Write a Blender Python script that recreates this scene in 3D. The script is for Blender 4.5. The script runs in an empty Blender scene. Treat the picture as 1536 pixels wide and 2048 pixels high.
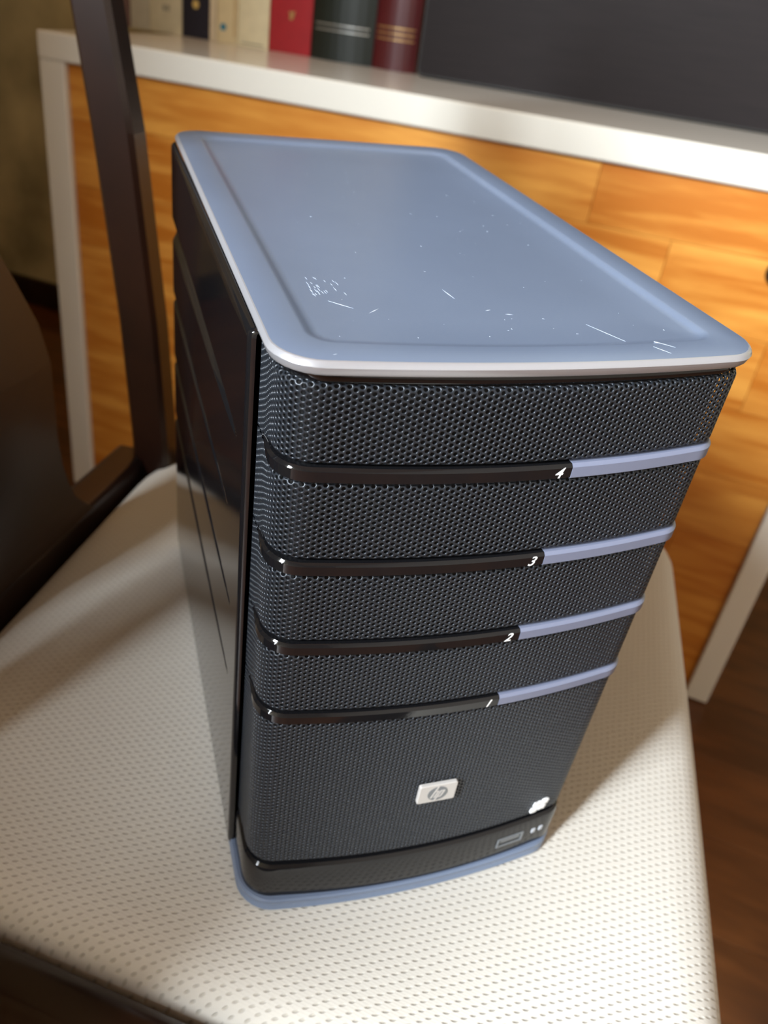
import bpy, math, random
import numpy as np
from mathutils import Vector, Matrix
random.seed(4)
SC = bpy.context.scene
COL = SC.collection

# ------------------------------------------------------------ camera
F_PX = 1613.156
right = Vector((0.91749766, 0.37918385, 0.12007352))
up = Vector((-0.29694008, 0.45216415, 0.84105539))
fwd = Vector((-0.26462168, 0.807321, -0.52745443))
CAM = Vector((0.08132085, -0.16193045, 0.78335408))
cd = bpy.data.cameras.new('camera')
cam = bpy.data.objects.new('camera', cd)
COL.objects.link(cam)
m = Matrix((right, up, -fwd)).transposed().to_4x4()
m.translation = CAM
cam.matrix_world = m
cd.sensor_fit = 'VERTICAL'
cd.sensor_height = 24.0
cd.lens = F_PX / 2048 * 24.0
cd.shift_x = 34.13 / 2048
cd.shift_y = -5.49 / 2048
cd.clip_start = 0.01
cd.dof.use_dof = True
cd.dof.focus_distance = 0.232
cd.dof.aperture_fstop = cd.lens / 1000 / 0.0021
SC.camera = cam

# ------------------------------------------------------------ world, light, exposure
SC.view_settings.view_transform = 'Standard'
SC.view_settings.look = 'None'
SC.view_settings.gamma = 1
SC.view_settings.use_curve_mapping = False
SC.view_settings.exposure = 0.0
w = bpy.data.worlds.new('world'); SC.world = w; w.use_nodes = True
bg = w.node_tree.nodes['Background']
bg.inputs[0].default_value = (1.0, 0.56, 0.27, 1); bg.inputs[1].default_value = 0.45

ld = bpy.data.lights.new('window_light', 'AREA')
ld.shape = 'RECTANGLE'; ld.size = 0.30; ld.size_y = 1.0
ld.energy = 220; ld.color = (0.86, 0.94, 1.0)
lo = bpy.data.objects.new('window_light', ld); COL.objects.link(lo)
LPOS = Vector((-0.76, -1.62, 1.53)); LTGT = Vector((0.05, 0.3, 0.6))
lo.location = LPOS
lo.rotation_euler = (LTGT - LPOS).to_track_quat('-Z', 'Y').to_euler()

# ------------------------------------------------------------ helpers
def lin(c):
    return tuple(((v / 255) / 12.92 if v / 255 <= 0.04045 else ((v / 255 + 0.055) / 1.055) ** 2.4) for v in c) + (1,)

def mat(name, color, rough=0.5, metal=0.0, coat=0.0, spec=0.5, noise=None, bump=None, coat_rough=0.05):
    """noise=(scale, amount, (sx,sy,sz)) varies the colour; bump=(scale, strength)"""
    M = bpy.data.materials.new(name); M.use_nodes = True
    nt = M.node_tree; b = nt.nodes['Principled BSDF']
    c = color if len(color) == 4 else tuple(color) + (1,)
    b.inputs['Base Color'].default_value = c
    b.inputs['Roughness'].default_value = rough
    b.inputs['Metallic'].default_value = metal
    b.inputs['Coat Weight'].default_value = coat
    b.inputs['Coat Roughness'].default_value = coat_rough
    b.inputs['Specular IOR Level'].default_value = spec
    tc = nt.nodes.new('ShaderNodeTexCoord')
    if noise:
        mp = nt.nodes.new('ShaderNodeMapping'); mp.inputs['Scale'].default_value = noise[2]
        n = nt.nodes.new('ShaderNodeTexNoise'); n.inputs['Scale'].default_value = noise[0]; n.inputs['Detail'].default_value = 5
        r = nt.nodes.new('ShaderNodeValToRGB')
        a = noise[1]
        r.color_ramp.elements[0].position = 0.3; r.color_ramp.elements[1].position = 0.7
        r.color_ramp.elements[0].color = tuple(v * (1 - a) for v in c[:3]) + (1,)
        r.color_ramp.elements[1].color = tuple(min(1, v * (1 + a)) for v in c[:3]) + (1,)
        nt.links.new(tc.outputs['Object'], mp.inputs[0]); nt.links.new(mp.outputs[0], n.inputs['Vector'])
        nt.links.new(n.outputs[0], r.inputs[0]); nt.links.new(r.outputs[0], b.inputs['Base Color'])
    if bump:
        n2 = nt.nodes.new('ShaderNodeTexNoise'); n2.inputs['Scale'].default_value = bump[0]; n2.inputs['Detail'].default_value = 3
        bp = nt.nodes.new('ShaderNodeBump'); bp.inputs['Strength'].default_value = bump[1]; bp.inputs['Distance'].default_value = 0.0005
        nt.links.new(tc.outputs['Object'], n2.inputs['Vector'])
        nt.links.new(n2.outputs[0], bp.inputs['Height']); nt.links.new(bp.outputs[0], b.inputs['Normal'])
    return M

def wood(name, dark, light, rough, grain=(1.2, 14, 14), coat=0.0, rings=0.35):
    M = bpy.data.materials.new(name); M.use_nodes = True
    nt = M.node_tree; b = nt.nodes['Principled BSDF']; L = nt.links.new
    tc = nt.nodes.new('ShaderNodeTexCoord'); mp = nt.nodes.new('ShaderNodeMapping'); mp.inputs['Scale'].default_value = grain
    oi = nt.nodes.new('ShaderNodeObjectInfo')
    off = nt.nodes.new('ShaderNodeVectorMath'); off.operation = 'MULTIPLY'; off.inputs[1].default_value = (13, 29, 17)
    cmb = nt.nodes.new('ShaderNodeCombineXYZ')
    for k in range(3): L(oi.outputs['Random'], cmb.inputs[k])
    L(cmb.outputs[0], off.inputs[0])
    add = nt.nodes.new('ShaderNodeVectorMath'); add.operation = 'ADD'
    L(tc.outputs['Object'], mp.inputs[0]); L(mp.outputs[0], add.inputs[0]); L(off.outputs[0], add.inputs[1])
    n = nt.nodes.new('ShaderNodeTexNoise'); n.inputs['Scale'].default_value = 1.6; n.inputs['Detail'].default_value = 6
    n.inputs['Distortion'].default_value = 0.6
    L(add.outputs[0], n.inputs['Vector'])
    mul = nt.nodes.new('ShaderNodeMath'); mul.operation = 'MULTIPLY'; mul.inputs[1].default_value = 22
    L(n.outputs[0], mul.inputs[0])
    si = nt.nodes.new('ShaderNodeMath'); si.operation = 'SINE'; L(mul.outputs[0], si.inputs[0])
    ms = nt.nodes.new('ShaderNodeMath'); ms.operation = 'MULTIPLY_ADD'; ms.inputs[1].default_value = 0.5 * rings; ms.inputs[2].default_value = 0.0
    L(si.outputs[0], ms.inputs[0])
    n2 = nt.nodes.new('ShaderNodeTexNoise'); n2.inputs['Scale'].default_value = 5; n2.inputs['Detail'].default_value = 8
    L(add.outputs[0], n2.inputs['Vector'])
    s = nt.nodes.new('ShaderNodeMath'); s.operation = 'ADD'; L(ms.outputs[0], s.inputs[0]); L(n2.outputs[0], s.inputs[1])
    rv = nt.nodes.new('ShaderNodeMath'); rv.operation = 'MULTIPLY_ADD'; rv.inputs[1].default_value = 0.32; rv.inputs[2].default_value = -0.16
    L(oi.outputs['Random'], rv.inputs[0])
    s2 = nt.nodes.new('ShaderNodeMath'); s2.operation = 'ADD'; L(s.outputs[0], s2.inputs[0]); L(rv.outputs[0], s2.inputs[1])
    r = nt.nodes.new('ShaderNodeValToRGB'); r.color_ramp.elements[0].position = 0.2; r.color_ramp.elements[1].position = 0.85
    r.color_ramp.elements[0].color = tuple(dark) + (1,); r.color_ramp.elements[1].color = tuple(light) + (1,)
    L(s2.outputs[0], r.inputs[0]); L(r.outputs[0], b.inputs['Base Color'])
    b.inputs['Roughness'].default_value = rough; b.inputs['Coat Weight'].default_value = coat
    b.inputs['Coat Roughness'].default_value = 0.12
    return M

def weave(name):
    """coarse basket weave: staggered rows of small dark pits between pale threads"""
    M = bpy.data.materials.new(name); M.use_nodes = True
    nt = M.node_tree; b = nt.nodes['Principled BSDF']; L = nt.links.new
    def math_(op, a, c=None, d=None):
        n = nt.nodes.new('ShaderNodeMath'); n.operation = op
        for k, v in enumerate((a, c, d)):
            if v is None: continue
            if isinstance(v, (int, float)): n.inputs[k].default_value = v
            else: L(v, n.inputs[k])
        return n.outputs[0]
    tc = nt.nodes.new('ShaderNodeTexCoord')
    wob = nt.nodes.new('ShaderNodeTexNoise'); wob.inputs['Scale'].default_value = 60; wob.inputs['Detail'].default_value = 2
    L(tc.outputs['Object'], wob.inputs['Vector'])
    mp = nt.nodes.new('ShaderNodeMapping'); mp.inputs['Rotation'].default_value = (0, 0, math.radians(-30.5))
    L(tc.outputs['Object'], mp.inputs[0])
    sx = nt.nodes.new('ShaderNodeSeparateXYZ'); L(mp.outputs[0], sx.inputs[0])
    wsx = nt.nodes.new('ShaderNodeSeparateXYZ'); L(wob.outputs['Color'], wsx.inputs[0])
    U = math_('ADD', math_('DIVIDE', sx.outputs[0], 0.0039), math_('MULTIPLY', wsx.outputs[0], 0.5))
    V = math_('ADD', math_('DIVIDE', sx.outputs[1], 0.0031), math_('MULTIPLY', wsx.outputs[1], 0.5))
    row = math_('FLOOR', V)
    U = math_('ADD', U, math_('MULTIPLY', row, 0.5))
    fu = math_('SUBTRACT', math_('FRACT', U), 0.5); fv = math_('SUBTRACT', math_('FRACT', V), 0.5)
    a = math_('ADD', fu, math_('MULTIPLY', fv, 0.7))
    d = math_('SQRT', math_('ADD', math_('MULTIPLY', math_('MULTIPLY', a, a), 1.0), math_('MULTIPLY', math_('MULTIPLY', fv, fv), 3.2)))
    mr = nt.nodes.new('ShaderNodeMapRange'); mr.interpolation_type = 'SMOOTHSTEP'
    mr.inputs['From Min'].default_value = 0.10; mr.inputs['From Max'].default_value = 0.40
    mr.inputs['To Min'].default_value = 1; mr.inputs['To Max'].default_value = 0
    L(d, mr.inputs[0]); pit = mr.outputs[0]
    tone = nt.nodes.new('ShaderNodeTexNoise'); tone.inputs['Scale'].default_value = 9; tone.inputs['Detail'].default_value = 4
    L(tc.outputs['Object'], tone.inputs['Vector'])
    c0 = nt.nodes.new('ShaderNodeMix'); c0.data_type = 'RGBA'
    c0.inputs[6].default_value = (0.50, 0.47, 0.42, 1); c0.inputs[7].default_value = (0.575, 0.55, 0.505, 1)
    L(tone.outputs[0], c0.inputs[0])
    c1 = nt.nodes.new('ShaderNodeMix'); c1.data_type = 'RGBA'; c1.inputs[7].default_value = (0.23, 0.20, 0.15, 1)
    L(math_('MULTIPLY', pit, 0.38), c1.inputs[0]); L(c0.outputs[2], c1.inputs[6])
    L(c1.outputs[2], b.inputs['Base Color'])
    thread = math_('SINE', math_('MULTIPLY', math_('ADD', U, V), 12.566))
    hgt = math_('ADD', math_('MULTIPLY', pit, -1.0), math_('MULTIPLY', thread, 0.03))
    bp = nt.nodes.new('ShaderNodeBump'); bp.inputs['Strength'].default_value = 0.55; bp.inputs['Distance'].default_value = 0.0009
    L(hgt, bp.inputs['Height']); L(bp.outputs[0], b.inputs['Normal'])
    b.inputs['Roughness'].default_value = 0.95; b.inputs['Specular IOR Level'].default_value = 0.15
    b.inputs['Sheen Weight'].default_value = 0.1
    return M

def link(name, me, materials, parent=None, smooth=False):
    if materials is not None:
        for mm in (materials if isinstance(materials, (list, tuple)) else [materials]): me.materials.append(mm)
    if smooth: me.polygons.foreach_set('use_smooth', [True] * len(me.polygons))
    o = bpy.data.objects.new(name, me); COL.objects.link(o)
    if parent is not None: o.parent = parent
    return o

def pym(name, verts, faces):
    me = bpy.data.meshes.new(name); me.from_pydata([tuple(v) for v in verts], [], faces); me.update(); return me

class MB:
    """gathers pieces of ONE part"""
    def __init__(s): s.v = []; s.f = []; s.mi = []
    def add(s, v, f, mi=0):
        o = len(s.v); s.v += [tuple(p) for p in v]; s.f += [tuple(i + o for i in q) for q in f]; s.mi += [mi] * len(f)
    def box(s, a, b, bev=0.0, mi=0):
        """box with chamfered edges"""
        a = Vector(a); b = Vector(b)
        lo_ = Vector((min(a.x, b.x), min(a.y, b.y), min(a.z, b.z))); hi = Vector((max(a.x, b.x), max(a.y, b.y), max(a.z, b.z)))
        if bev <= 0:
            x0, y0, z0 = lo_; x1, y1, z1 = hi
            s.add([(x0,y0,z0),(x1,y0,z0),(x1,y1,z0),(x0,y1,z0),(x0,y0,z1),(x1,y0,z1),(x1,y1,z1),(x0,y1,z1)],
                  [(3,2,1,0),(4,5,6,7),(0,1,5,4),(1,2,6,5),(2,3,7,6),(3,0,4,7)], mi); return
        c = bev
        def ring(x0, y0, x1, y1, z, k):
            return [(x0+k,y0,z),(x1-k,y0,z),(x1,y0+k,z),(x1,y1-k,z),(x1-k,y1,z),(x0+k,y1,z),(x0,y1-k,z),(x0,y0+k,z)]
        x0, y0, z0 = lo_; x1, y1, z1 = hi
        R = [ring(x0+c,y0+c,x1-c,y1-c,z0,c*0.4), ring(x0,y0,x1,y1,z0+c,c), ring(x0,y0,x1,y1,z1-c,c), ring(x0+c,y0+c,x1-c,y1-c,z1,c*0.4)]
        s.loft(R, mi=mi)
    def loft(s, rings, cap=True, mi=0):
        n = len(rings[0]); v = [p for r in rings for p in r]; f = []
        for k in range(len(rings) - 1):
            for i in range(n):
                j = (i + 1) % n; f.append((k*n+i, k*n+j, (k+1)*n+j, (k+1)*n+i))
        if cap:
            f.append(tuple(range(n - 1, -1, -1))); f.append(tuple((len(rings)-1)*n + i for i in range(n)))
        s.add(v, f, mi)
    def build(s, name, materials, parent=None, smooth=False):
        me = pym(name, s.v, s.f)
        o = link(name, me, materials, parent, smooth)
        if any(s.mi): me.polygons.foreach_set('material_index', s.mi)
        return o

def tag(o, label, cat, group=None):
    o['label'] = label; o['category'] = cat
    if group: o['group'] = group
    return o
def struct(o): o['kind'] = 'structure'; return o
def empty(name, loc=(0,0,0), rz=0.0):
    o = bpy.data.objects.new(name, None); o.empty_display_size = 0.05
    COL.objects.link(o); o.location = loc; o.rotation_euler = (0, 0, rz); return o

def sweep(pts, sec, close=False):
    """sweep a list of 2D section points (side, up) along 3D points"""
    rings = []
    for i, p in enumerate(pts):
        a = pts[max(0, i-1)]; b = pts[min(len(pts)-1, i+1)]
        t = (Vector(b) - Vector(a)).normalized()
        sd = t.cross(Vector((0, 0, 1)))
        if sd.length < 1e-4: sd = Vector((0, 1, 0))
        sd.normalize(); u_ = sd.cross(t)
        q = sec(i / (len(pts) - 1)) if callable(sec) else sec
        rings.append([Vector(p) + sd * x + u_ * y for x, y in q])
    return rings

# ------------------------------------------------------------ materials
M_slate = mat('slate_blue_paint', (0.165, 0.212, 0.312), 0.28, 0.25, noise=(14, 0.05, (1, 1, 1)), bump=(2500, 0.05))
M_silver = mat('silver_edge', (0.43, 0.43, 0.46), 0.28, 0.5)
M_grille = mat('grille_black_metal', (0.021, 0.025, 0.032), 0.36, 0.35, spec=0.5)
M_matte = mat('matte_black_plastic', (0.008, 0.008, 0.009), 0.6)
M_gloss = mat('gloss_black_plastic', (0.006, 0.006, 0.007), 0.07, spec=0.42, bump=(900, 0.015))
M_insert = mat('lavender_grey_paint', (0.18, 0.20, 0.285), 0.35, 0.1)
M_white = mat('white_print', (0.85, 0.85, 0.85), 0.5)
M_badge = mat('badge_silver', (0.50, 0.48, 0.46), 0.4, 0.1)
M_badge_dark = mat('badge_dark', (0.15, 0.16, 0.17), 0.4)
M_scratch = mat('pale_scuff', (0.50, 0.56, 0.66), 0.5)
M_dust = mat('dust', (0.42, 0.44, 0.48), 0.9)
M_darkwood = wood('dark_stained_wood', (0.0075, 0.0020, 0.0009), (0.024, 0.0068, 0.0026), 0.33, (3, 3, 3), coat=0.12, rings=0.2)
M_oak = wood('oak_laminate', (0.50, 0.155, 0.014), (0.76, 0.345, 0.062), 0.34, (1.6, 6, 13), coat=0.15)
M_oak_floor = wood('oak_floor_laminate', (0.085, 0.027, 0.005), (0.16, 0.054, 0.012), 0.32, (1.6, 9, 6), coat=0.1)
M_desk = mat('white_lacquer', (0.80, 0.77, 0.69), 0.22, coat=0.2, noise=(3, 0.02, (1, 1, 1)))
M_seat = weave('cream_weave')
M_wall = mat('olive_wallpaper', (0.50, 0.46, 0.30), 0.9, noise=(4.5, 0.45, (1, 1, 1)), bump=(200, 0.2))
M_wallp = mat('plain_plaster', (0.42, 0.36, 0.30), 0.9, bump=(120, 0.2))
M_screen = mat('dark_brown_grey_screen', (0.014, 0.010, 0.010), 0.6, spec=0.15, noise=(30, 0.15, (0.4, 1, 9)), bump=(500, 0.05))
M_black = mat('black_rubber', (0.012, 0.010, 0.009), 0.4)

# ------------------------------------------------------------ room
def plank_set(parent, u0, u1, v0, v1, row, length, axis, face, thick, material, first=0.0, gap=0.0004):
    """planks in staggered rows; axis 'floor' = u:x v:y, 'front' = u:x v:z"""
    k = 0; v = v0; r = 0
    while v < v1 - 1e-6:
        ve = min(v + row, v1); u = u0; L = length * (0.35 + 0.65 * ((first + r * 0.618) % 1))
        while u < u1 - 1e-6:
            ue = min(u + L, u1)
            if ue - u > 0.004:
                mb = MB(); cx, cv = (u + ue) / 2, (v + ve) / 2; hu, hv = (ue - u) / 2 - gap, (ve - v) / 2 - gap
                t = thick + 0.00025 * ((k * 7) % 3)
                if axis == 'floor': mb.box((-hu, -hv, 0), (hu, hv, t), 0.0006)
                else: mb.box((-hu, -t, -hv), (hu, 0, hv), 0.0005)
                o = mb.build('plank', material, parent)
                o.location = (cx, cv, face) if axis == 'floor' else (cx, face, cv)
                k += 1
            u = ue; L = length
        v = ve; r += 1

XW0, XW1, YW0, YW1 = -1.62, 1.5, -1.75, 1.50
mb = MB(); mb.box((XW0, YW0, -0.05), (XW1, YW1, -0.010)); fl = struct(mb.build('floor', M_oak_floor))
plank_set(fl, XW0, XW1, YW0, YW1, 0.13, 0.9, 'floor', -0.010, 0.009, M_oak_floor)
mb = MB(); mb.box((XW0 - 0.1, YW1, -0.05), (XW1, YW1 + 0.1, 2.4)); struct(mb.build('wall_back', M_wall))
mb = MB(); mb.box((XW0 - 0.1, YW0 - 0.1, -0.05), (XW0, YW1, 2.4)); struct(mb.build('wall_left', M_wall))
mb = MB(); mb.box((XW1, YW0 - 0.1, -0.05), (XW1 + 0.1, YW1 + 0.1, 2.4)); struct(mb.build('wall_right', M_wallp))
# wall behind the camera with the window the daylight comes through
mb = MB()
wx0, wx1, wz0, wz1 = -1.06, -0.46, 1.00, 2.06
mb.box((XW0, YW0 - 0.1, -0.05), (wx0, YW0, 2.4)); mb.box((wx1, YW0 - 0.1, -0.05), (XW1, YW0, 2.4))
mb.box((wx0, YW0 - 0.1, -0.05), (wx1, YW0, wz0)); mb.box((wx0, YW0 - 0.1, wz1), (wx1, YW0, 2.4))
struct(mb.build('wall_front', M_wallp))
mb = MB()
for a, b in (((wx0, wz0), (wx1, wz0 + .04)), ((wx0, wz1 - .04), (wx1, wz1)), ((wx0, wz0 + .04), (wx0 + .04, wz1 - .04)), ((wx1 - .04, wz0 + .04), (wx1, wz1 - .04))):
    mb.box((a[0], YW0 - 0.07, a[1]), (b[0], YW0 - 0.02, b[1]), 0.003)
struct(mb.build('window_1', M_desk))
# added unseen light blockers shading the left: one full height, one waist high
mb = MB(); mb.box((XW0, -0.95, 0.0), (-0.646, -0.88, 2.4)); struct(mb.build('light_blocker_tall', M_wall))
mb = MB(); mb.box((XW0, -0.53, 0.0), (-0.21, -0.47, 0.90)); mb.box((XW0, -0.54, 0.90), (-0.20, -0.46, 0.92), 0.004); mb.box((XW0, -0.53, 0.92), (-0.355, -0.47, 1.03)); struct(mb.build('light_blocker_low', M_wall))
mb = MB(); mb.box((XW0, YW1 - 0.014, 0.0002), (XW1, YW1, 0.07), 0.003); struct(mb.build('baseboard_back', M_darkwood))

# ------------------------------------------------------------ white cabinet with oak front
CF = 0.824; CX0, CX1, CT, CB = -0.795, 0.303, 0.7020, 0.6685; CBK = 1.46
cab = tag(empty('cabinet', ((CX0 + CX1) / 2, CF, 0)), 'low white-framed cabinet with an oak laminate front behind the chair', 'cabinet')
def C_(x, y, z): return (x - (CX0 + CX1) / 2, y - CF, z)
mb = MB(); mb.box(C_(CX0, CF, CB), C_(CX1 + 0.55, CBK, CT), 0.0018); mb.build('worktop', M_desk, cab)['label'] = 'white worktop'
mb = MB(); mb.box(C_(CX0, CF + 0.001, 0.001), C_(CX0 + 0.041, CBK, CB - 0.0003), 0.0015); mb.build('side_panel', M_desk, cab)
mb = MB(); mb.box(C_(CX1 - 0.031, CF + 0.001, 0.001), C_(CX1, CBK, CB - 0.0003), 0.0015); mb.build('side_panel', M_desk, cab)
mb = MB(); mb.box(C_(CX0 + 0.0413, CF + 0.022, 0.004), C_(CX1 - 0.0313, CF + 0.034, CB - 0.0006)); mb.build('front_board', M_matte, cab)
# oak planks: rows 86 mm high, joints as in the photo
x0, x1 = CX0 + 0.0418, CX1 - 0.0318
zrow = CB - 0.001; r = 0
joints = {0: [-0.03], 1: [-0.42, 0.066], 2: [-0.62, -0.18, 0.20], 3: [-0.32, 0.12], 4: [-0.56, -0.06], 5: [-0.25, 0.18], 6: [-0.5, 0.05], 7: [-0.3]}
zb = [0.667, 0.601, 0.514, 0.428, 0.342, 0.256, 0.170, 0.084, 0.005]
for r in range(8):
    xs = [x0] + joints[r] + [x1]
    for k in range(len(xs) - 1):
        mb = MB(); hw = (xs[k+1] - xs[k]) / 2 - 0.0002; hh = (zb[r] - zb[r+1]) / 2 - 0.0002
        mb.box((-hw, 0, -hh), (hw, 0.013, hh), 0.0003)
        o = mb.build('plank', M_oak, cab)
        o.location = C_((xs[k] + xs[k+1]) / 2, CF + 0.0085 + 0.0002 * (k % 2), (zb[r] + zb[r+1]) / 2)
# round black knob
def lathe(prof, n=28, axis='y'):
    rings = []
    for rr, h in prof:
        ring = []
        for i in range(n):
            a = 2 * math.pi * i / n
            ring.append((rr * math.cos(a), h, rr * math.sin(a)) if axis == 'y' else (rr * math.cos(a), rr * math.sin(a), h))
        rings.append(ring)
    return rings
mb = MB(); mb.loft(lathe([(0.006, 0.0), (0.006, -0.010), (0.011, -0.013), (0.0155, -0.018), (0.0165, -0.023), (0.014, -0.029), (0.008, -0.0325), (0.001, -0.0335)]))
kb = mb.build('knob', M_black, cab, True); kb.location = C_(0.1850, CF + 0.0086, 0.5945); kb['label'] = 'round black knob'

# ------------------------------------------------------------ books on the cabinet
BY = 1.145
def book(x0, x1, h, depth, cover, name='book', label='', y=BY, spine_round=0.0, extras=None, page=None):
    root = empty(name, ((x0 + x1) / 2, y, CT)); w_ = (x1 - x0) / 2 - 0.0006
    tag(root, label, 'book', 'books standing in a row on the white cabinet')
    mb = MB()
    t = min(0.0022, w_ * 0.3)
    # spine strip, rounded when a hardback
    n = 9; ring_f = []
    pts = []
    for i in range(n):
        s = -1 + 2 * i / (n - 1)
        pts.append((w_ * s, -spine_round * (1 - s * s)))
    back = [(w_ * (1 - 2 * i / (n - 1)), t) for i in range(n)]
    loop = pts + [(w_, t)] + [(-w_, t)]
    mb.loft([[(px, py, 0.0003) for px, py in loop], [(px, py, h) for px, py in loop]])
    mb.box((-w_, t * 0.9, 0.0003), (-w_ + t, depth, h)); mb.box((w_ - t, t * 0.9, 0.0003), (w_, depth, h))
    mb.build('cover', cover, root)
    pb = MB(); pb.box((-w_ + t * 1.1, t * 1.2, 0.004), (w_ - t * 1.1, depth - 0.004, h - 0.004)); pb.build('page_block', page or M_paper, root)
    if extras: extras(root, w_, spine_round)
    return root
M_paper = mat('page_paper', (0.70, 0.64, 0.50), 0.9, noise=(300, 0.1, (1, 0.02, 0.02)))
def cov(n, c, r=0.45, nz=0.06): return mat(n, lin(c), r, noise=(60, nz, (1, 1, 1)))
M_ink = mat('grey_ink', (0.12, 0.12, 0.10), 0.7)
M_gold = mat('gold_foil', (0.75, 0.48, 0.20), 0.3, 0.8)
M_sil = mat('silver_foil', (0.65, 0.65, 0.62), 0.3, 0.8)
M_teal = mat('teal_print', lin((20, 120, 150)), 0.5)
M_yel = mat('yellow_print', lin((215, 185, 110)), 0.5)
def mark(root, name, x, z, w_, h, m_, y=-0.0006, rot=0):
    mb = MB(); mb.box((-w_/2, 0, -h/2), (w_/2, 0.0005, h/2), 0.0001); o = mb.build(name, m_, root); o.location = (x, y, z); o.rotation_euler = (0, rot, 0); return o
def lines_of_text(root, x, z, n, w_, pitch, hh=0.0014, vert=False):
    mb = MB()
    for i in range(n):
        t = 0
        while t < w_:
            g = 0.0016 + 0.0022 * random.random()
            if vert: mb.box((i * pitch, 0, -t - g), (i * pitch + hh, 0.0004, -t))
            else: mb.box((t, 0, -i * pitch), (t + g, 0.0004, -i * pitch - hh))
            t += g + 0.001
    o = mb.build('spine_text', M_ink, root); o.location = (x, -0.0005, z)
def e1(root, w_, s):
    # two small numerals low on the spine, illegible in the blur
    mb = MB()
    for dx in (0, 0.0075):
        for a in range(10):
            an = a * math.pi / 5
            mb.box((dx + 0.0022 * math.cos(an) - .0007, 0, 0.0035 * math.sin(an) - .0007), (dx + 0.0022 * math.cos(an) + .0007, 0.0004, 0.0035 * math.sin(an) + .0007))
        mb.box((dx - 0.0018, 0, -.0006), (dx + 0.0018, 0.0004, .0006))
    o = mb.build('spine_print', M_ink, root); o.location = (-0.003, -0.0005, 0.036)
    lines_of_text(root, 0.008, 0.085, 2, 0.03, 0.004, vert=True)
def e2(root, w_, s):
    mb = MB(); mb.loft(lathe([(0.006, 0.0), (0.006, -0.0005), (0.001, -0.0006)], 12)); o = mb.build('spine_emblem', M_yel, root); o.location = (0.0, 0.0, 0.047)
def e3(root, w_, s):
    mb = MB(); mb.loft(lathe([(0.0052, 0.0), (0.0052, -0.0005), (0.001, -0.0006)], 14)); o = mb.build('spine_emblem', M_teal, root); o.location = (-0.007, 0.0, 0.022)
    mark(root, 'spine_band', 0.0135, 0.11, 0.0035, 0.2, cov('tan_band', (196, 168, 120)))
def e4(root, w_, s):
    lines_of_text(root, -0.010, 0.088, 5, 0.018, 0.0044)
    mark(root, 'spine_band', 0.0, 0.0045, 0.040, 0.0012, M_ink)
def e5(root, w_, s):
    mb = MB(); q = [(-.0035, -.006), (.002, -.0065), (.0045, .001), (.006, .006), (0, .0045), (-.005, .005), (-.003, 0)]
    mb.loft([[(a, 0, b) for a, b in q], [(a, -0.0005, b) for a, b in q]]); o = mb.build('spine_emblem', M_gold, root); o.location = (0.001, 0.0, 0.052)
def foil(zs, m_):
    def f(root, w_, s):
        for z in zs:
            mb = MB(); n = 9; a = []; b = []
            for i in range(n):
                k = -0.86 + 1.72 * i / (n - 1)
                a.append((w_ * k, -s * (1 - k * k) - 0.0006)); b.append((w_ * k, -s * (1 - k * k) + 0.0004))
            loop = a + b[::-1]
            mb.loft([[(px, py, z) for px, py in loop], [(px, py, z + 0.0016) for px, py in loop]])
            mb.build('foil_line', m_, root)
    return f
# edge positions on the shelf, left to right
BX = [-0.915, -0.880, -0.842, -0.779, -0.728, -0.7145, -0.676, -0.6195, -0.5455, -0.441, -0.3705]
book(BX[0], BX[1], 0.205, 0.14, cov('mauve_cover', (120, 95, 95)), label='dull mauve book at the left end of the row, behind the chair post')
book(BX[1], BX[2], 0.225, 0.15, cov('grey_white_cover', (196, 192, 176)), label='plain grey-white book just right of the chair post')
book(BX[2], BX[3], 0.230, 0.15, cov('cream_white_cover', (214, 206, 178)), extras=e1, label='cream-white book with small dark print, left of the navy book')
book(BX[3], BX[4], 0.190, 0.13, cov('navy_cover', (28, 28, 44)), extras=e2, label='navy blue book with a small yellow emblem on its spine')
book(BX[4], BX[5], 0.210, 0.14, cov('pale_thin_cover', (216, 200, 170)), label='very thin pale book right of the navy book')
book(BX[5], BX[6], 0.215, 0.14, cov('cream_cover', (218, 200, 158)), extras=e3, label='cream book with a teal dot at the foot of its spine')
book(BX[6], BX[7], 0.235, 0.16, cov('ivory_cover', (224, 212, 176)), extras=e4, label='ivory book with lines of grey print, left of the red book')
book(BX[7], BX[8], 0.240, 0.17, cov('bright_red_cover', (158, 16, 26)), extras=e5, label='bright red book with a small gold emblem on its spine')
book(BX[8], BX[9], 0.245, 0.17, cov('dark_green_cover', (15, 23, 15), 0.5), extras=foil((0.040, 0.0475), M_sil), spine_round=0.014, label='dark green hardback with two silver lines on its rounded spine')
book(BX[9], BX[10], 0.245, 0.17, cov('dark_red_cover', (72, 10, 14), 0.45), extras=foil((0.040, 0.0475, 0.055), M_gold), spine_round=0.012, label='dark red hardback with gold lines on its rounded spine, beside the dark screen')

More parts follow.
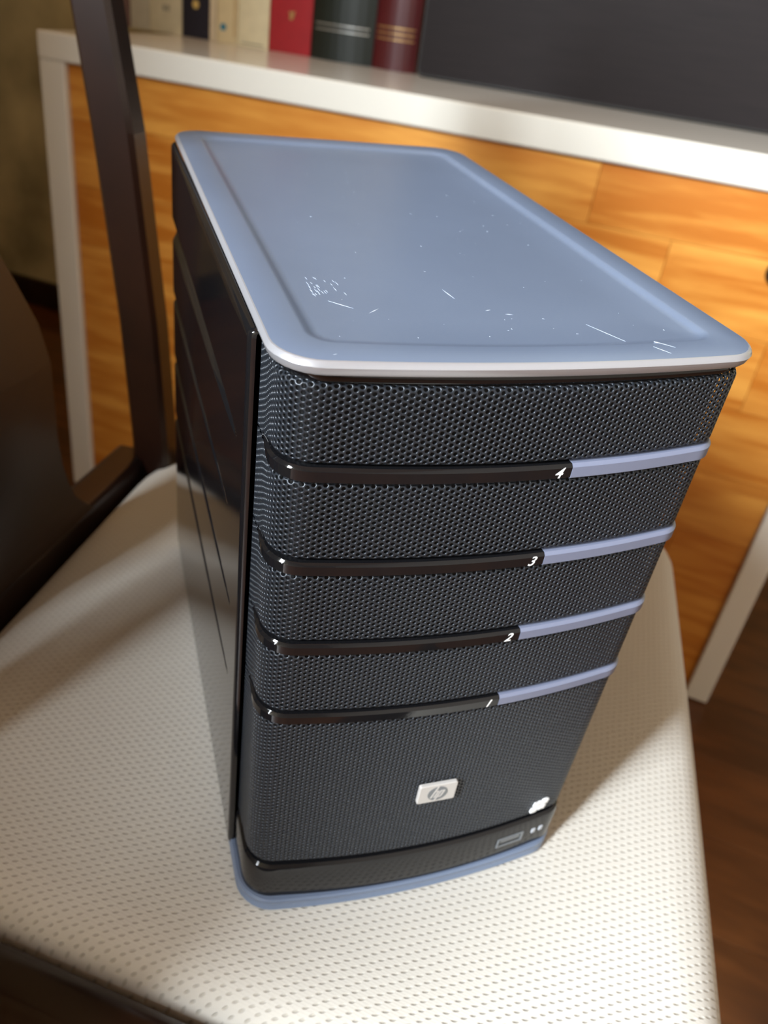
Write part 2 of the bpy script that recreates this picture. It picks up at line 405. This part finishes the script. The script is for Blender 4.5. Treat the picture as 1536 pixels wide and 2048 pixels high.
# ------------------------------------------------------------ dark screen standing on the cabinet
tv = tag(empty('screen', (0.08, 1.105, CT)), 'large dark flat screen standing on the white cabinet beside the books', 'screen')
def rrect(x0, x1, z0, z1, r_, y, n=6):
    p = []
    for cx, cz, a0 in ((x1 - r_, z0 + r_, -90), (x1 - r_, z1 - r_, 0), (x0 + r_, z1 - r_, 90), (x0 + r_, z0 + r_, 180)):
        for i in range(n + 1):
            a = math.radians(a0 + 90 * i / n); p.append((cx + r_ * math.cos(a), y, cz + r_ * math.sin(a)))
    return p
mb = MB(); X0, X1 = -0.435, 0.47
mb.loft([rrect(X0 + .003, X1 - .003, 0.003, 0.557, 0.009, 0.0), rrect(X0, X1, 0.0005, 0.56, 0.011, 0.003), rrect(X0, X1, 0.0005, 0.56, 0.011, 0.022), rrect(X0 + .02, X1 - .02, 0.02, 0.54, 0.011, 0.034)])
mb.build('casing', M_black, tv)
mb = MB(); mb.loft([rrect(X0 + .0045, X1 - .0045, 0.0045, 0.5555, 0.008, -0.0006), rrect(X0 + .0042, X1 - .0042, 0.0042, 0.5558, 0.008, 0.0002)])
mb.build('display_panel', M_screen, tv)

# ------------------------------------------------------------ chair
CA = math.radians(8.5)
chair = tag(empty('dining_chair', (0.0, 0.0, 0.0), CA), 'dark wooden dining chair with a cream woven seat carrying the small computer', 'chair')
cc, cs = math.cos(CA), math.sin(CA)
def topz(x, y):            # plane of the cushion top, chair coordinates
    X = x * cc - y * cs; Y = x * cs + y * cc
    return 0.4597 - 0.0212 * (X + 0.005) + 0.0479 * (Y - 0.012)
corners = [(-0.197, -0.0085), (0.2005, -0.0395), (0.2005, 0.392), (-0.197, 0.340)]
def quad_loop(ins, radii=(0.035, 0.035, 0.035, 0.050), n=8):
    # offset a convex quad inwards, then round the corners; front edge slightly bowed
    P = [Vector(c) for c in corners]; cen = sum(P, Vector((0, 0))) / 4; out = []
    ln = []
    for i in range(4):
        a, b = P[i], P[(i+1) % 4]; d = (b - a).normalized(); nrm = Vector((-d.y, d.x)); ln.append((a + nrm * ins, d))
    Q = []
    for i in range(4):
        (p1, d1), (p2, d2) = ln[i-1], ln[i]
        t = ((p2 - p1).x * d2.y - (p2 - p1).y * d2.x) / (d1.x * d2.y - d1.y * d2.x); Q.append(p1 + d1 * t)
    for i in range(4):
        a, b, c = Q[i-1], Q[i], Q[(i+1) % 4]; r_ = max(0.004, radii[i] - ins * 0.4)
        da = (a - b).normalized(); dc = (c - b).normalized(); s0, s1 = b + da * r_, b + dc * r_
        for k in range(n + 1):
            t = k / n; out.append((1-t)**2 * s0 + 2*t*(1-t) * b + t*t * s1)
        nx = Q[(i+1) % 4]; e = nx + (b - nx).normalized() * max(0.004, radii[(i+1) % 4] - ins * 0.4)
        for k in range(1, 10): 
            t = k / 10; q = s1 + (e - s1) * t
            if i == 1: q = q + Vector((0.001 * 4 * t * (1 - t), 0))
            out.append(q)
    return out
prof = [(0.002, 0.046), (0.0, 0.036), (0.0, 0.022), (0.0025, 0.0125), (0.007, 0.0058), (0.014, 0.0022), (0.024, 0.0006), (0.040, 0.0), (0.08, 0.0), (0.14, 0.0)]
rings = []
for ins, drop in prof:
    rings.append([(q.x, q.y, topz(q.x, q.y) - drop) for q in quad_loop(ins)])
mb = MB(); mb.loft(rings)
cush = mb.build('seat_cushion', M_seat, chair, True); cush['label'] = 'cream woven seat cushion'

def rail(name, a, b, z0, z1, thick, label=None, rnd=0.006, mt=None):
    """seat rail from a to b (its inner face on the line), rounded top edges"""
    a = Vector(a); b = Vector(b); d = (b - a).normalized(); nrm = Vector((d.y, -d.x))
    sec = []
    for cx, cz, a0 in ((thick - rnd, z1 - rnd, 0), (rnd, z1 - rnd, 90)):
        for i in range(6):
            an = math.radians(a0 + 90 * i / 5); sec.append((cx + rnd * math.cos(an), cz + rnd * math.sin(an)))
    sec += [(0, z0 + 0.002), (0.002, z0), (thick - 0.002, z0), (thick, z0 + 0.002)]
    R = []
    for p in (a, b): R.append([(p.x + nrm.x * s, p.y + nrm.y * s, z) for s, z in sec])
    mb = MB(); mb.loft(R)
    o = mb.build(name, M_darkwood, chair); 
    for p in o.data.polygons: p.use_smooth = len(p.vertices) == 4
    return o
# near and far side rails, back rail, front rail below the upholstery
rail('side_rail', (-0.190, -0.0115), (0.185, -0.0405), 0.375, 0.4500, 0.026, rnd=0.008)
rail('side_rail', (0.180, 0.3920), (-0.180, 0.3420), 0.385, 0.4580, 0.026, rnd=0.008)
rail('back_rail', (-0.1985, 0.322), (-0.1985, -0.012), 0.385, 0.4780, 0.028, rnd=0.006)
rail('front_rail', (0.176, -0.030), (0.176, 0.376), 0.372, 0.4130, 0.020)

def post(y0, name='back_post'):
    """rear leg running up into the leaning back post"""
    pts = [(-0.240, 0.000), (-0.212, 0.22), (-0.1945, 0.40), (-0.1940, 0.49), (-0.2005, 0.58), (-0.2140, 0.70), (-0.233, 0.82), (-0.256, 0.93)]
    R = []
    for k, (x, z) in enumerate(pts):
        hx = 0.0140 if z > 0.3 else 0.013; hy = 0.0105 if z > 0.3 else 0.012
        if z > 0.8: hx = 0.012
        yy = y0
        c = 0.003
        R.append([(x - hx + c, yy - hy, z), (x + hx - c, yy - hy, z), (x + hx, yy - hy + c, z), (x + hx, yy + hy - c, z), (x + hx - c, yy + hy, z), (x - hx + c, yy + hy, z), (x - hx, yy + hy - c, z), (x - hx, yy - hy + c, z)])
    mb = MB(); mb.loft(R); return mb.build(name, M_darkwood, chair)
post(0.321); post(-0.010)
for y0 in (-0.020, 0.362):     # front legs, tapering
    mb = MB(); R = []
    for x, z, h in ((0.170, 0.0, 0.012), (0.168, 0.2, 0.015), (0.166, 0.371, 0.019)):
        c = 0.003
        R.append([(x-h+c, y0-h, z), (x+h-c, y0-h, z), (x+h, y0-h+c, z), (x+h, y0+h-c, z), (x+h-c, y0+h, z), (x-h+c, y0+h, z), (x-h, y0+h-c, z), (x-h, y0-h+c, z)])
    mb.loft(R); mb.build('front_leg', M_darkwood, chair)
for y0, y1 in ((-0.014, -0.020), (0.318, 0.362)):
    mb = MB(); mb.loft(sweep([(-0.212, y0, 0.20), (0.16, y1, 0.20)], [(.007, -.011), (.009, 0), (.007, .011), (-.007, .011), (-.009, 0), (-.007, -.011)])); mb.build('stretcher', M_darkwood, chair)
# vase-shaped back splat standing on the back rail
sp = [(0.476, 0.088), (0.486, 0.077), (0.496, 0.068), (0.508, 0.063), (0.525, 0.059), (0.542, 0.058), (0.565, 0.060), (0.588, 0.062), (0.613, 0.057), (0.638, 0.045), (0.659, 0.034), (0.69, 0.030), (0.73, 0.042), (0.78, 0.056), (0.84, 0.070), (0.90, 0.078)]
def backx(z): return np.interp(z, [0.40, 0.49, 0.58, 0.70, 0.82, 0.93], [-0.2015, -0.2010, -0.2055, -0.2170, -0.236, -0.258])
R = []
for z, hw in sp:
    x = float(backx(z)) - 0.002; t = 0.005
    R.append([(x - t, 0.1535 - hw + .002, z), (x - t, 0.1535 + hw - .002, z), (x, 0.1535 + hw, z), (x + t, 0.1535 + hw - .002, z), (x + t, 0.1535 - hw + .002, z), (x, 0.1535 - hw, z)])
mb = MB(); mb.loft(R); mb.build('back_splat', M_darkwood, chair)
mb = MB(); R = []
for k in range(13):
    t = k / 12; y = -0.035 + t * 0.380; arch = 0.018 * math.sin(math.pi * t); x = -0.260 - 0.012 * math.sin(math.pi * t)
    h = 0.034
    R.append([(x - .011, y, .905 + arch * .4), (x + .011, y, .905 + arch * .4), (x + .012, y, .925 + arch), (x + .009, y, .905 + h + arch + .02), (x - .009, y, .905 + h + arch + .02), (x - .012, y, .925 + arch)])
mb.loft(R); mb.build('crest_rail', M_darkwood, chair)

# ------------------------------------------------------------ the small computer (home server)
Rt = Matrix(((0.77427831, -0.63248847, 0.0212472), (0.632693, 0.77291921, -0.04791098), (0.01388077, 0.05053938, 0.9986256)))
pc = bpy.data.objects.new('computer', None); pc.empty_display_size = 0.05; COL.objects.link(pc)
pm = Rt.to_4x4(); pm.translation = Vector((-0.00531911, 0.01199423, 0.4602)); pc.matrix_world = pm
tag(pc, 'small black home server with slate blue lid and perforated front, standing on chair seat', 'computer')

XL, XR = 0.0030, 0.1447
# plan path of the front bezel: left side -> round corner -> bowed front -> right corner -> right side
def bezel_path(n=900, side=0.0300, off=0.0, xl=XL, xr=XR, y0=0.0013, bow=0.0052, rl=0.0115, rr=0.0095):
    P = []
    P += [(xl, side), (xl, side * 0.6 + 0.4 * (y0 + rl))]
    for i in range(25):
        a = math.pi + (math.pi / 2) * i / 24
        P.append((xl + rl + rl * math.cos(a), y0 + rl + rl * math.sin(a)))
    xa, xb = xl + rl, xr - rr
    for i in range(1, 60):
        t = -1 + 2 * i / 60; P.append(((xa + xb) / 2 + t * (xb - xa) / 2, y0 - bow * (1 - t * t)))
    for i in range(25):
        a = -math.pi / 2 + (math.pi / 2) * i / 24
        P.append((xr - rr + rr * math.cos(a), y0 + rr + rr * math.sin(a)))
    P += [(xr, side * 0.6 + 0.4 * (y0 + rr)), (xr, side)]
    P = np.array(P)
    def resample(P, n):
        s = np.r_[0, np.cumsum(np.hypot(*np.diff(P, axis=0).T))]
        t = np.linspace(0, s[-1], n); return np.stack([np.interp(t, s, P[:, 0]), np.interp(t, s, P[:, 1])], 1), s[-1]
    P, L = resample(P, n)
    for _ in range(14):            # soften the tangent breaks
        P[3:-3] = (P[0:-6] + P[1:-5] + P[2:-4] + P[3:-3] + P[4:-2] + P[5:-1] + P[6:]) / 7
    P, L = resample(P, n)
    T = np.gradient(P, axis=0); T /= np.hypot(T[:, 0], T[:, 1])[:, None]
    N = np.stack([T[:, 1], -T[:, 0]], 1)     # outward
    return P + N * off, N, L
BP, BN, BL = bezel_path()
def bz(u):
    t = np.clip(np.asarray(u) / BL, 0, 1) * (len(BP) - 1)
    i = np.arange(len(BP))
    return np.stack([np.interp(t, i, BP[:, 0]), np.interp(t, i, BP[:, 1])], -1), np.stack([np.interp(t, i, BN[:, 0]), np.interp(t, i, BN[:, 1])], -1)

def fast_mesh(name, V, Q):
    me = bpy.data.meshes.new(name)
    me.vertices.add(len(V)); me.vertices.foreach_set('co', V.astype(np.float32).ravel())
    me.loops.add(Q.size); me.loops.foreach_set('vertex_index', Q.astype(np.int32).ravel())
    me.polygons.add(len(Q)); me.polygons.foreach_set('loop_start', np.arange(0, Q.size, 4, dtype=np.int32))
    me.update(calc_edges=True); me.validate(); return me

def grille(z0, z1, zlo, zhi, r=0.0017, pitch=0.0019, hole=0.00067, depth=0.0005):
    """perforated sheet: hexagonal cells, each with a round hole, rolled inwards at top and bottom"""
    c = r * math.pi / 2; Lv = (z1 - z0 - 2 * r) + 2 * c
    nr = int(round(Lv / pitch)); pv = Lv / nr; Rr = pitch / math.sqrt(3)
    ncol = int(BL / (1.5 * Rr)); cu = BL / ncol
    I, J = np.meshgrid(np.arange(ncol), np.arange(nr), indexing='ij'); I = I.ravel(); J = J.ravel()
    U0 = (I + 0.5) * cu; V0 = (J + 0.25 + 0.5 * (I % 2)) * pv
    ang = np.arange(12) * math.pi / 6
    rad = np.where(np.arange(12) % 2 == 0, Rr, pitch / 2)
    su, sv = cu / (1.5 * Rr), pv / pitch
    ou, ov = rad * np.cos(ang) * su, rad * np.sin(ang) * sv
    iu, iv = hole * np.cos(ang), hole * np.sin(ang)
    U = np.concatenate([U0[:, None] + ou, U0[:, None] + iu, U0[:, None] + iu], 1)
    V = np.concatenate([V0[:, None] + ov, V0[:, None] + iv, V0[:, None] + iv], 1)
    D = np.concatenate([np.zeros((len(U0), 24)), np.full((len(U0), 12), depth)], 1)
    V = np.clip(V, 0, Lv); U = np.clip(U, 0, BL)
    P, N = bz(U)
    lo_ = np.clip((c - V) / r, 0, math.pi / 2); hi = np.clip((V - (Lv - c)) / r, 0, math.pi / 2)
    th = lo_ + hi
    z = np.where(V < c, z0 + r - r * np.sin(lo_), np.where(V > Lv - c, z1 - r + r * np.sin(hi), z0 + r + (V - c)))
    g = np.clip((np.minimum(U, BL - 0.012 - U) - 0.0075) / 0.009, 0, 1); g = g * g * (3 - 2 * g)   # the sheet is unbroken at the sides
    inset = g * r * (1 - np.cos(th)) + D * (1 - g + g * np.cos(th))
    z = z + g * D * (np.sin(lo_) - np.sin(hi))
    z = g * z + (1 - g) * (zlo + (zhi - zlo) * V / Lv)
    X = P[..., 0] - N[..., 0] * inset; Y = P[..., 1] - N[..., 1] * inset
    Vt = np.stack([X, Y, z], -1).reshape(-1, 3)
    k = np.arange(12); k2 = (k + 1) % 12
    q = np.concatenate([np.stack([k, k2, 12 + k2, 12 + k], 1), np.stack([12 + k, 12 + k2, 24 + k2, 24 + k], 1)])
    Q = (np.arange(len(U0))[:, None, None] * 36 + q[None]).reshape(-1, 4)
    return fast_mesh('grille_panel', Vt, Q)

ZS = [(0.2130, 0.2178), (0.1803, 0.1850), (0.1475, 0.1522), (0.1147, 0.1194)]      # the four numbered strips
bands = [(0.2184, 0.2424), (0.1857, 0.2124), (0.1529, 0.1797), (0.1201, 0.1469), (0.0306, 0.1141)]
for k, (a, b) in enumerate(bands):
    hi_ = b if k == 0 else (b + bands[k-1][0]) / 2 - 0.0001
    lw_ = a if k == 4 else (a + bands[k+1][1]) / 2 + 0.0001
    link('grille_panel', grille(a, b, lw_, hi_), M_grille, pc)

# inner chassis (matte, seen through the holes)
def outline(ins, n=7, x0=0.0, x1=0.1462, y0=-0.0010, y1=0.2505, bow=0.0042, r=0.0125, rb=0.014):
    """rounded plan outline with a bowed front edge, inset by ins"""
    x0 += ins; x1 -= ins; y0 += ins; y1 -= ins; r = max(0.003, r - ins * 0.55); rb = max(0.003, rb - ins * 0.55)
    p = []
    def arc(cx, cy, rad, a0):
        for i in range(n + 1):
            a = math.radians(a0 + 90 * i / n); p.append([cx + rad * math.cos(a), cy + rad * math.sin(a)])
    arc(x0 + r, y0 + r, r, 180)
    for i in range(1, 24): p.append([x0 + r + (x1 - x0 - 2 * r) * i / 24, y0])
    arc(x1 - r, y0 + r, r, 270)
    for i in range(1, 12): p.append([x1, y0 + r + (y1 - y0 - r - rb) * i / 12])
    arc(x1 - rb, y1 - rb, rb, 0)
    for i in range(1, 12): p.append([x1 - rb - (x1 - x0 - 2 * rb) * i / 12, y1])
    arc(x0 + rb, y1 - rb, rb, 90)
    for i in range(1, 12): p.append([x0, y1 - rb - (y1 - y0 - r - rb) * i / 12])
    cx = (x0 + x1) / 2; hw = (x1 - x0) / 2
    for q in p:
        f = max(0.0, 1 - (q[1] - y0) / 0.03); t = (q[0] - cx) / hw
        q[1] -= bow * f * (1 - t * t)
    return p
def ol(ins, z, **k): return [(x, y, z) for x, y in outline(ins, **k)]
kw = dict(x0=XL, x1=XR, y0=0.0013, y1=0.2480, bow=0.0052, r=0.0115)
mb = MB(); mb.loft([ol(0.0036, 0.0100, **kw), ol(0.0036, 0.2450, **kw)]); mb.build('chassis', M_matte, pc, False)

# lid: silver rim, flat border, shallow sunken tray
mb = MB()
rr_ = [(0.0024, 0.2457, 1), (0.0011, 0.2460, 1), (0.0006, 0.2467, 1), (0.0, 0.2485, 1), (0.0004, 0.2494, 1), (0.0009, 0.2499, 1), (0.0013, 0.2500, 0), (0.0106, 0.2500, 0), (0.0117, 0.2498, 0), (0.0129, 0.2492, 0), (0.0142, 0.24885, 0), (0.0156, 0.24868, 0), (0.03, 0.24868, 0)]
loops = [ol(i, z) for i, z, _ in rr_]
for k in range(len(loops) - 1):
    mb.loft([loops[k], loops[k+1]], cap=False, mi=rr_[k][2])
n_ = len(loops[-1]); mb.add(loops[-1], [tuple(range(n_))], 0); mb.add(loops[0], [tuple(range(n_ - 1, -1, -1))], 1)
lid = mb.build('lid', [M_slate, M_silver], pc, True); lid['label'] = 'slate blue lid with a sunken tray and silver edge'
import bmesh
bm = bmesh.new(); bm.from_mesh(lid.data); bmesh.ops.remove_doubles(bm, verts=bm.verts, dist=1e-6); bm.to_mesh(lid.data); bm.free()
lid.data.set_sharp_from_angle(angle=math.radians(22))

# black trim ring under the lid
mb = MB(); mb.loft([ol(0.0016, 0.2428, **kw), ol(0.0012, 0.2432, **kw), ol(0.0012, 0.2455, **kw), ol(0.0016, 0.2459, **kw)]); mb.build('upper_trim', M_gloss, pc, True)

# numbered strips: gloss black from the left side, painted insert on the right
def strip(name, u0, u1, za, zb_, material, proud, taper=0.0, n=150, endcap=True):
    R = []
    for i in range(n + 1):
        u = u0 + (u1 - u0) * i / n
        k = 1.0
        if taper > 0: k = min(1.0, (u - u0) / taper); k = max(0.03, math.sin(k * math.pi / 2) ** 0.8)
        P, N = bz(u); zc = zb_ - (zb_ - za) * 0.12; h = (zb_ - za)
        b_ = zb_ - h * k if taper > 0 else za
        pr = proud * (0.15 + 0.85 * k)
        sec = [(-0.0028, b_), (pr - 0.0005, b_), (pr, b_ + 0.0005 * k), (pr, zb_ - 0.0010 * k), (pr - 0.0002, zb_ - 0.0007 * k), (pr - 0.0009, zb_), (-0.0028, zb_)]
        R.append([(P[0] + N[0] * s, P[1] + N[1] * s, z) for s, z in sec])
    mb = MB(); mb.loft(R); o = mb.build(name, material, pc, False)
    for p in o.data.polygons: p.use_smooth = len(p.vertices) == 4
    o.data.set_sharp_from_angle(angle=math.radians(33))
    return o
def u_at_x(x):          # arc length where the front reaches local x
    i = np.argmin(np.abs(BP[:, 0] - x) + (BP[:, 1] > 0.004) * 1.0); return BL * i / (len(BP) - 1)
U_INS = u_at_x(0.0885)
digits = '4321'
for k, (za, zb_) in enumerate(ZS):
    s = strip('number_strip', 0.0085, U_INS - 0.0001, za, zb_, M_gloss, 0.0009, taper=0.016)
    ins_ = strip('strip_insert', U_INS, BL - 0.0215, za - 0.0001, zb_ + 0.0001, M_insert, 0.0010)
    ins_['label'] = 'lavender grey strip insert'
    # printed number
    tcv = bpy.data.curves.new('number', 'FONT'); tcv.body = digits[k]; tcv.size = 0.0050; tcv.extrude = 0.00004; tcv.shear = 0.35; tcv.offset = 0.00004
    tcv.align_x = 'CENTER'; tcv.align_y = 'CENTER'
    to = bpy.data.objects.new('tmp', tcv); COL.objects.link(to)
    bpy.context.view_layer.update()
    me = bpy.data.meshes.new_from_object(to.evaluated_get(bpy.context.evaluated_depsgraph_get()))
    bpy.data.objects.remove(to); me.name = 'number'; me.materials.clear()
    no = link('number', me, M_white, pc)
    P, N = bz(u_at_x(0.0842)); 
    no.location = (P[0] + N[0] * 0.00096, P[1] + N[1] * 0.00096, (za + zb_) / 2 - 0.0003)
    no.rotation_euler = (math.pi / 2, 0, math.atan2(N[1], N[0]) + math.pi / 2)

# gloss band below the big grille and the painted base plate
def band(name, za, zb_, prof_, material):
    R = []
    mb = MB(); rings = []
    for i in range(len(BP)):
        if i % 6 and i != len(BP) - 1: continue
        P = BP[i]; N = BN[i]
        rings.append([(P[0] + N[0] * s, P[1] + N[1] * s, z) for s, z in prof_])
    mb.loft(rings); o = mb.build(name, material, pc)
    for p in o.data.polygons: p.use_smooth = len(p.vertices) == 4
    o.data.set_sharp_from_angle(angle=math.radians(35)); return o
band('lower_band', 0, 0, [(-0.0030, 0.0082), (0.0011, 0.0082), (0.0011, 0.0250), (0.0006, 0.0270), (-0.0006, 0.0280), (-0.0030, 0.0282)], M_gloss)
kb_ = dict(x0=0.0000, x1=0.1470, y0=0.0000, y1=0.2512, bow=0.0064, r=0.0130)
mb = MB(); mb.loft([ol(0.0030, 0.0002, **kb_), ol(0.0008, 0.0005, **kb_), ol(0.0, 0.0016, **kb_), ol(0.0006, 0.0030, **kb_), ol(0.0006, 0.0060, **kb_), ol(0.0001, 0.0070, **kb_), ol(0.0006, 0.0080, **kb_), ol(0.0040, 0.0081, **kb_)])
bs = mb.build('base_plate', M_slate, pc, True); bs.data.set_sharp_from_angle(angle=math.radians(40)); bs['label'] = 'slate blue base plate'

# USB socket and indicator marks on the lower band
def on_front(x, z, off):
    P, N = bz(u_at_x(x)); return Vector((P[0] + N[0] * off, P[1] + N[1] * off, z)), math.atan2(N[1], N[0]) + math.pi / 2
mb = MB()
for a, b in (((-0.0066, -0.0030), (0.0066, -0.0023)), ((-0.0066, 0.0023), (0.0066, 0.0030)), ((-0.0066, -0.0023), (-0.0059, 0.0023)), ((0.0059, -0.0023), (0.0066, 0.0023))):
    mb.box((a[0], -0.0003, a[1]), (b[0], 0.0004, b[1]))
mb.box((-0.0050, 0.0000, -0.0002), (0.0050, 0.0004, 0.0012))
usb = mb.build('usb_socket', M_badge_dark, pc); p_, a_ = on_front(0.118, 0.0180, 0.00125); usb.location = p_; usb.rotation_euler = (0, 0, a_)
for x in (0.1305, 0.1345):
    mb = MB(); mb.box((-0.0009, -0.0002, -0.0014), (0.0009, 0.0003, 0.0014), 0.0001); o = mb.build('indicator_lens', M_dust, pc); p_, a_ = on_front(x, 0.0185, 0.0013); o.location = p_; o.rotation_euler = (0, 0, a_)
# badge: pale rounded rectangle, dark disc, slanted pale letters h and p running through it
def prism(q, y0, y1): return [[(a, y0, b) for a, b in q], [(a, y1, b) for a, b in q]]
p_, a_ = on_front(0.0733, 0.0687, 0.0012)
mb = MB()
def rr2(w_, h, r_, y):
    return [(a, y, c) for a, _, c in rrect(-w_/2, w_/2, -h/2, h/2, r_, y, 4)]
mb.loft([rr2(0.0158, 0.0106, 0.0009, 0.0010), rr2(0.0158, 0.0106, 0.0009, -0.0002), rr2(0.0152, 0.0100, 0.0007, -0.0005)])
bd = mb.build('badge', M_badge, pc); bd.location = p_; bd.rotation_euler = (0, 0, a_)
mb = MB(); mb.loft(lathe([(0.00415, -0.00045), (0.00415, -0.00058), (0.0008, -0.00060)], 40)); dk = mb.build('badge_disc', M_badge_dark, bd)
mb = MB(); sl = 0.36
def stroke(pts_, w_=0.00062):
    q = [(x - w_ / 2 + z * sl, z) for x, z in pts_] + [(x + w_ / 2 + z * sl, z) for x, z in reversed(pts_)]
    mb.loft(prism(q, -0.00055, -0.00068))
stroke([(-0.00170, -0.00235), (-0.00170, 0.00440)], 0.00075)
stroke([(-0.00030, -0.00235), (-0.00030, 0.00110)], 0.00075)
mb.loft(prism([(-0.00140 + .0012 * sl, 0.00120), (-0.00140 + .0018 * sl, 0.00180), (-0.00030 + .0018 * sl, 0.00180), (0.00008 + .0009 * sl, 0.00100), (-0.0006 + .0011 * sl, 0.00115)], -0.00055, -0.00067))
stroke([(0.00075, -0.00440), (0.00075, 0.00180)], 0.00075)
stroke([(0.00215, -0.00150), (0.00215, 0.00120)], 0.00075)
mb.loft(prism([(0.0010 + .0012 * sl, 0.00120), (0.0010 + .0018 * sl, 0.00180), (0.00215 + .0018 * sl, 0.00180), (0.00252 + .001 * sl, 0.00110), (0.0017 + .0012 * sl, 0.00120)], -0.00055, -0.00067))
mb.loft(prism([(0.0010 - .0024 * sl, -0.00235), (0.0010 - .0017 * sl, -0.00175), (0.0019 - .0016 * sl, -0.00165), (0.00252 - .0014 * sl, -0.00140), (0.00215 - .0022 * sl, -0.00225)], -0.00055, -0.00067))
mb.build('badge_letters', M_badge, bd)
# four-pane waving flag emblem, white
p_, a_ = on_front(0.1290, 0.0368, 0.0006)
mb = MB()
for sx in (-1, 1):
    for sz in (-1, 1):
        q = []
        def wv(x, z): return (x + z * 0.22, z + 0.00055 * math.sin(x * 700))
        xs = [sx * 0.0006, sx * 0.0041]; zs = [sz * 0.0006, sz * 0.0038]; xs.sort(); zs.sort()
        for i in range(7): q.append(wv(xs[0] + (xs[1] - xs[0]) * i / 6, zs[0]))
        for i in range(7): q.append(wv(xs[1] - (xs[1] - xs[0]) * i / 6, zs[1]))
        mb.loft(prism(q, 0.0006, -0.0003))
fo = mb.build('flag_emblem', M_white, pc); fo.location = p_; fo.rotation_euler = (0, 0, a_); fo.scale = (0.85, 1, 0.8)

# side panels: gloss black with four tapering grooves
def side_panel(x_out, sgn, name='side_panel'):
    ys = np.concatenate([np.linspace(0.0292, 0.0330, 8), np.linspace(0.035, 0.245, 90), np.linspace(0.2465, 0.2500, 4)])
    gz = [0.2035, 0.1680, 0.1320, 0.0960]
    zs = [0.0042, 0.0046, 0.0055, 0.0070, 0.01, 0.05]
    for g in sorted(gz): zs += list(np.linspace(g - 0.0065, g + 0.0065, 27))
    zs += list(np.linspace(0.22, 0.2400, 8)) + [0.2420, 0.2432, 0.2440, 0.2445]
    zs = np.array(sorted(set(zs)))
    Y, Z = np.meshgrid(ys, zs, indexing='ij'); X = np.zeros_like(Y)
    for k, g in enumerate(gz):
        y_end = 0.045 if k != 1 else 0.060
        prog = np.clip((Y - y_end) / 0.15, 0, 1)
        hw = 0.0004 + (0.0060 if k == 0 else 0.0030) * np.sqrt(prog)
        on = np.clip((Y - y_end) / 0.004, 0, 1)
        d = np.clip(1 - np.abs(Z - g) / hw, 0, 1)
        X += 0.0023 * on * (d * d * (3 - 2 * d)) * np.clip(hw / 0.002, 0.2, 1)
    r = 0.0022      # rounded border
    dy = np.minimum(Y - ys[0], ys[-1] - Y); dz = np.minimum(Z - zs[0], zs[-1] - Z)
    for D in (dy, dz):
        e = np.clip(1 - D / r, 0, 1); X += r * (1 - np.sqrt(1 - e * e * 0.999)) 
    V = np.stack([x_out + sgn * X, Y, Z], -1).reshape(-1, 3); ny, nz = Y.shape
    i, j = np.meshgrid(np.arange(ny - 1), np.arange(nz - 1), indexing='ij'); a = (i * nz + j).ravel()
    Q = np.stack([a, a + 1, a + nz + 1, a + nz], 1) if sgn > 0 else np.stack([a, a + nz, a + nz + 1, a + 1], 1)
    # closing back skin
    n0 = len(V); cor = [(0, 0), (0, nz - 1), (ny - 1, nz - 1), (ny - 1, 0)]
    bx = x_out + sgn * 0.0062
    Vb = np.array([[bx, Y[c], Z[c]] for c in cor]); V = np.concatenate([V, Vb])
    Q = np.concatenate([Q, np.array([[n0, n0 + 3, n0 + 2, n0 + 1]])])
    me = fast_mesh(name, V, Q); return link(name, me, M_gloss, pc, True)
side_panel(-0.0008, 1); side_panel(0.1470, -1)
mb = MB(); mb.box((0.006, 0.2475, 0.012), (0.140, 0.2500, 0.2440), 0.001); mb.build('rear_panel', M_matte, pc)

# scuffs and fine scratches worn into the lid
mb = MB()
def scr(x, y, dx, dy, w_=0.00012, z=0.24872):
    L = math.hypot(dx, dy); nx, ny = -dy / L * w_, dx / L * w_
    q = [(x, y), (x + dx * .5 + nx, y + dy * .5 + ny), (x + dx, y + dy), (x + dx * .5 - nx, y + dy * .5 - ny)]
    mb.loft([[(a, b, z - 0.0002) for a, b in q], [(a, b, z) for a, b in q]])
scr(0.0985, 0.0235, 0.0065, -0.0125); scr(0.1120, 0.0085, 0.0045, -0.0042, z=0.25004); scr(0.1095, 0.0050, 0.0030, -0.0045, z=0.25004)
scr(0.0625, 0.0500, 0.0012, -0.0075, 0.0002); scr(0.0700, 0.0335, 0.0020, 0.0006, 0.0002); scr(0.0755, 0.0310, 0.0022, -0.0004, 0.0002)
scr(0.0235, 0.0400, 0.0060, -0.0055, 0.0002); scr(0.0330, 0.0310, 0.0040, 0.0035, 0.0002); scr(0.0150, 0.0020, 0.0012, 0.0004, z=0.25004)
for k in range(30): scr(0.0200 + random.random() * 0.010, 0.0450 + random.random() * 0.0140, 0.0003, -0.0012 - 0.002 * random.random(), 0.0001)
for k in range(60):
    a = random.random() * 6.28; l = 0.0002 + 0.0006 * random.random()
    scr(0.018 + 0.11 * random.random(), 0.015 + 0.20 * random.random() ** 1.5, l * math.cos(a), l * math.sin(a), 0.00009)
sm = mb.build('scuff_marks', M_scratch, pc); sm['kind'] = 'stuff'
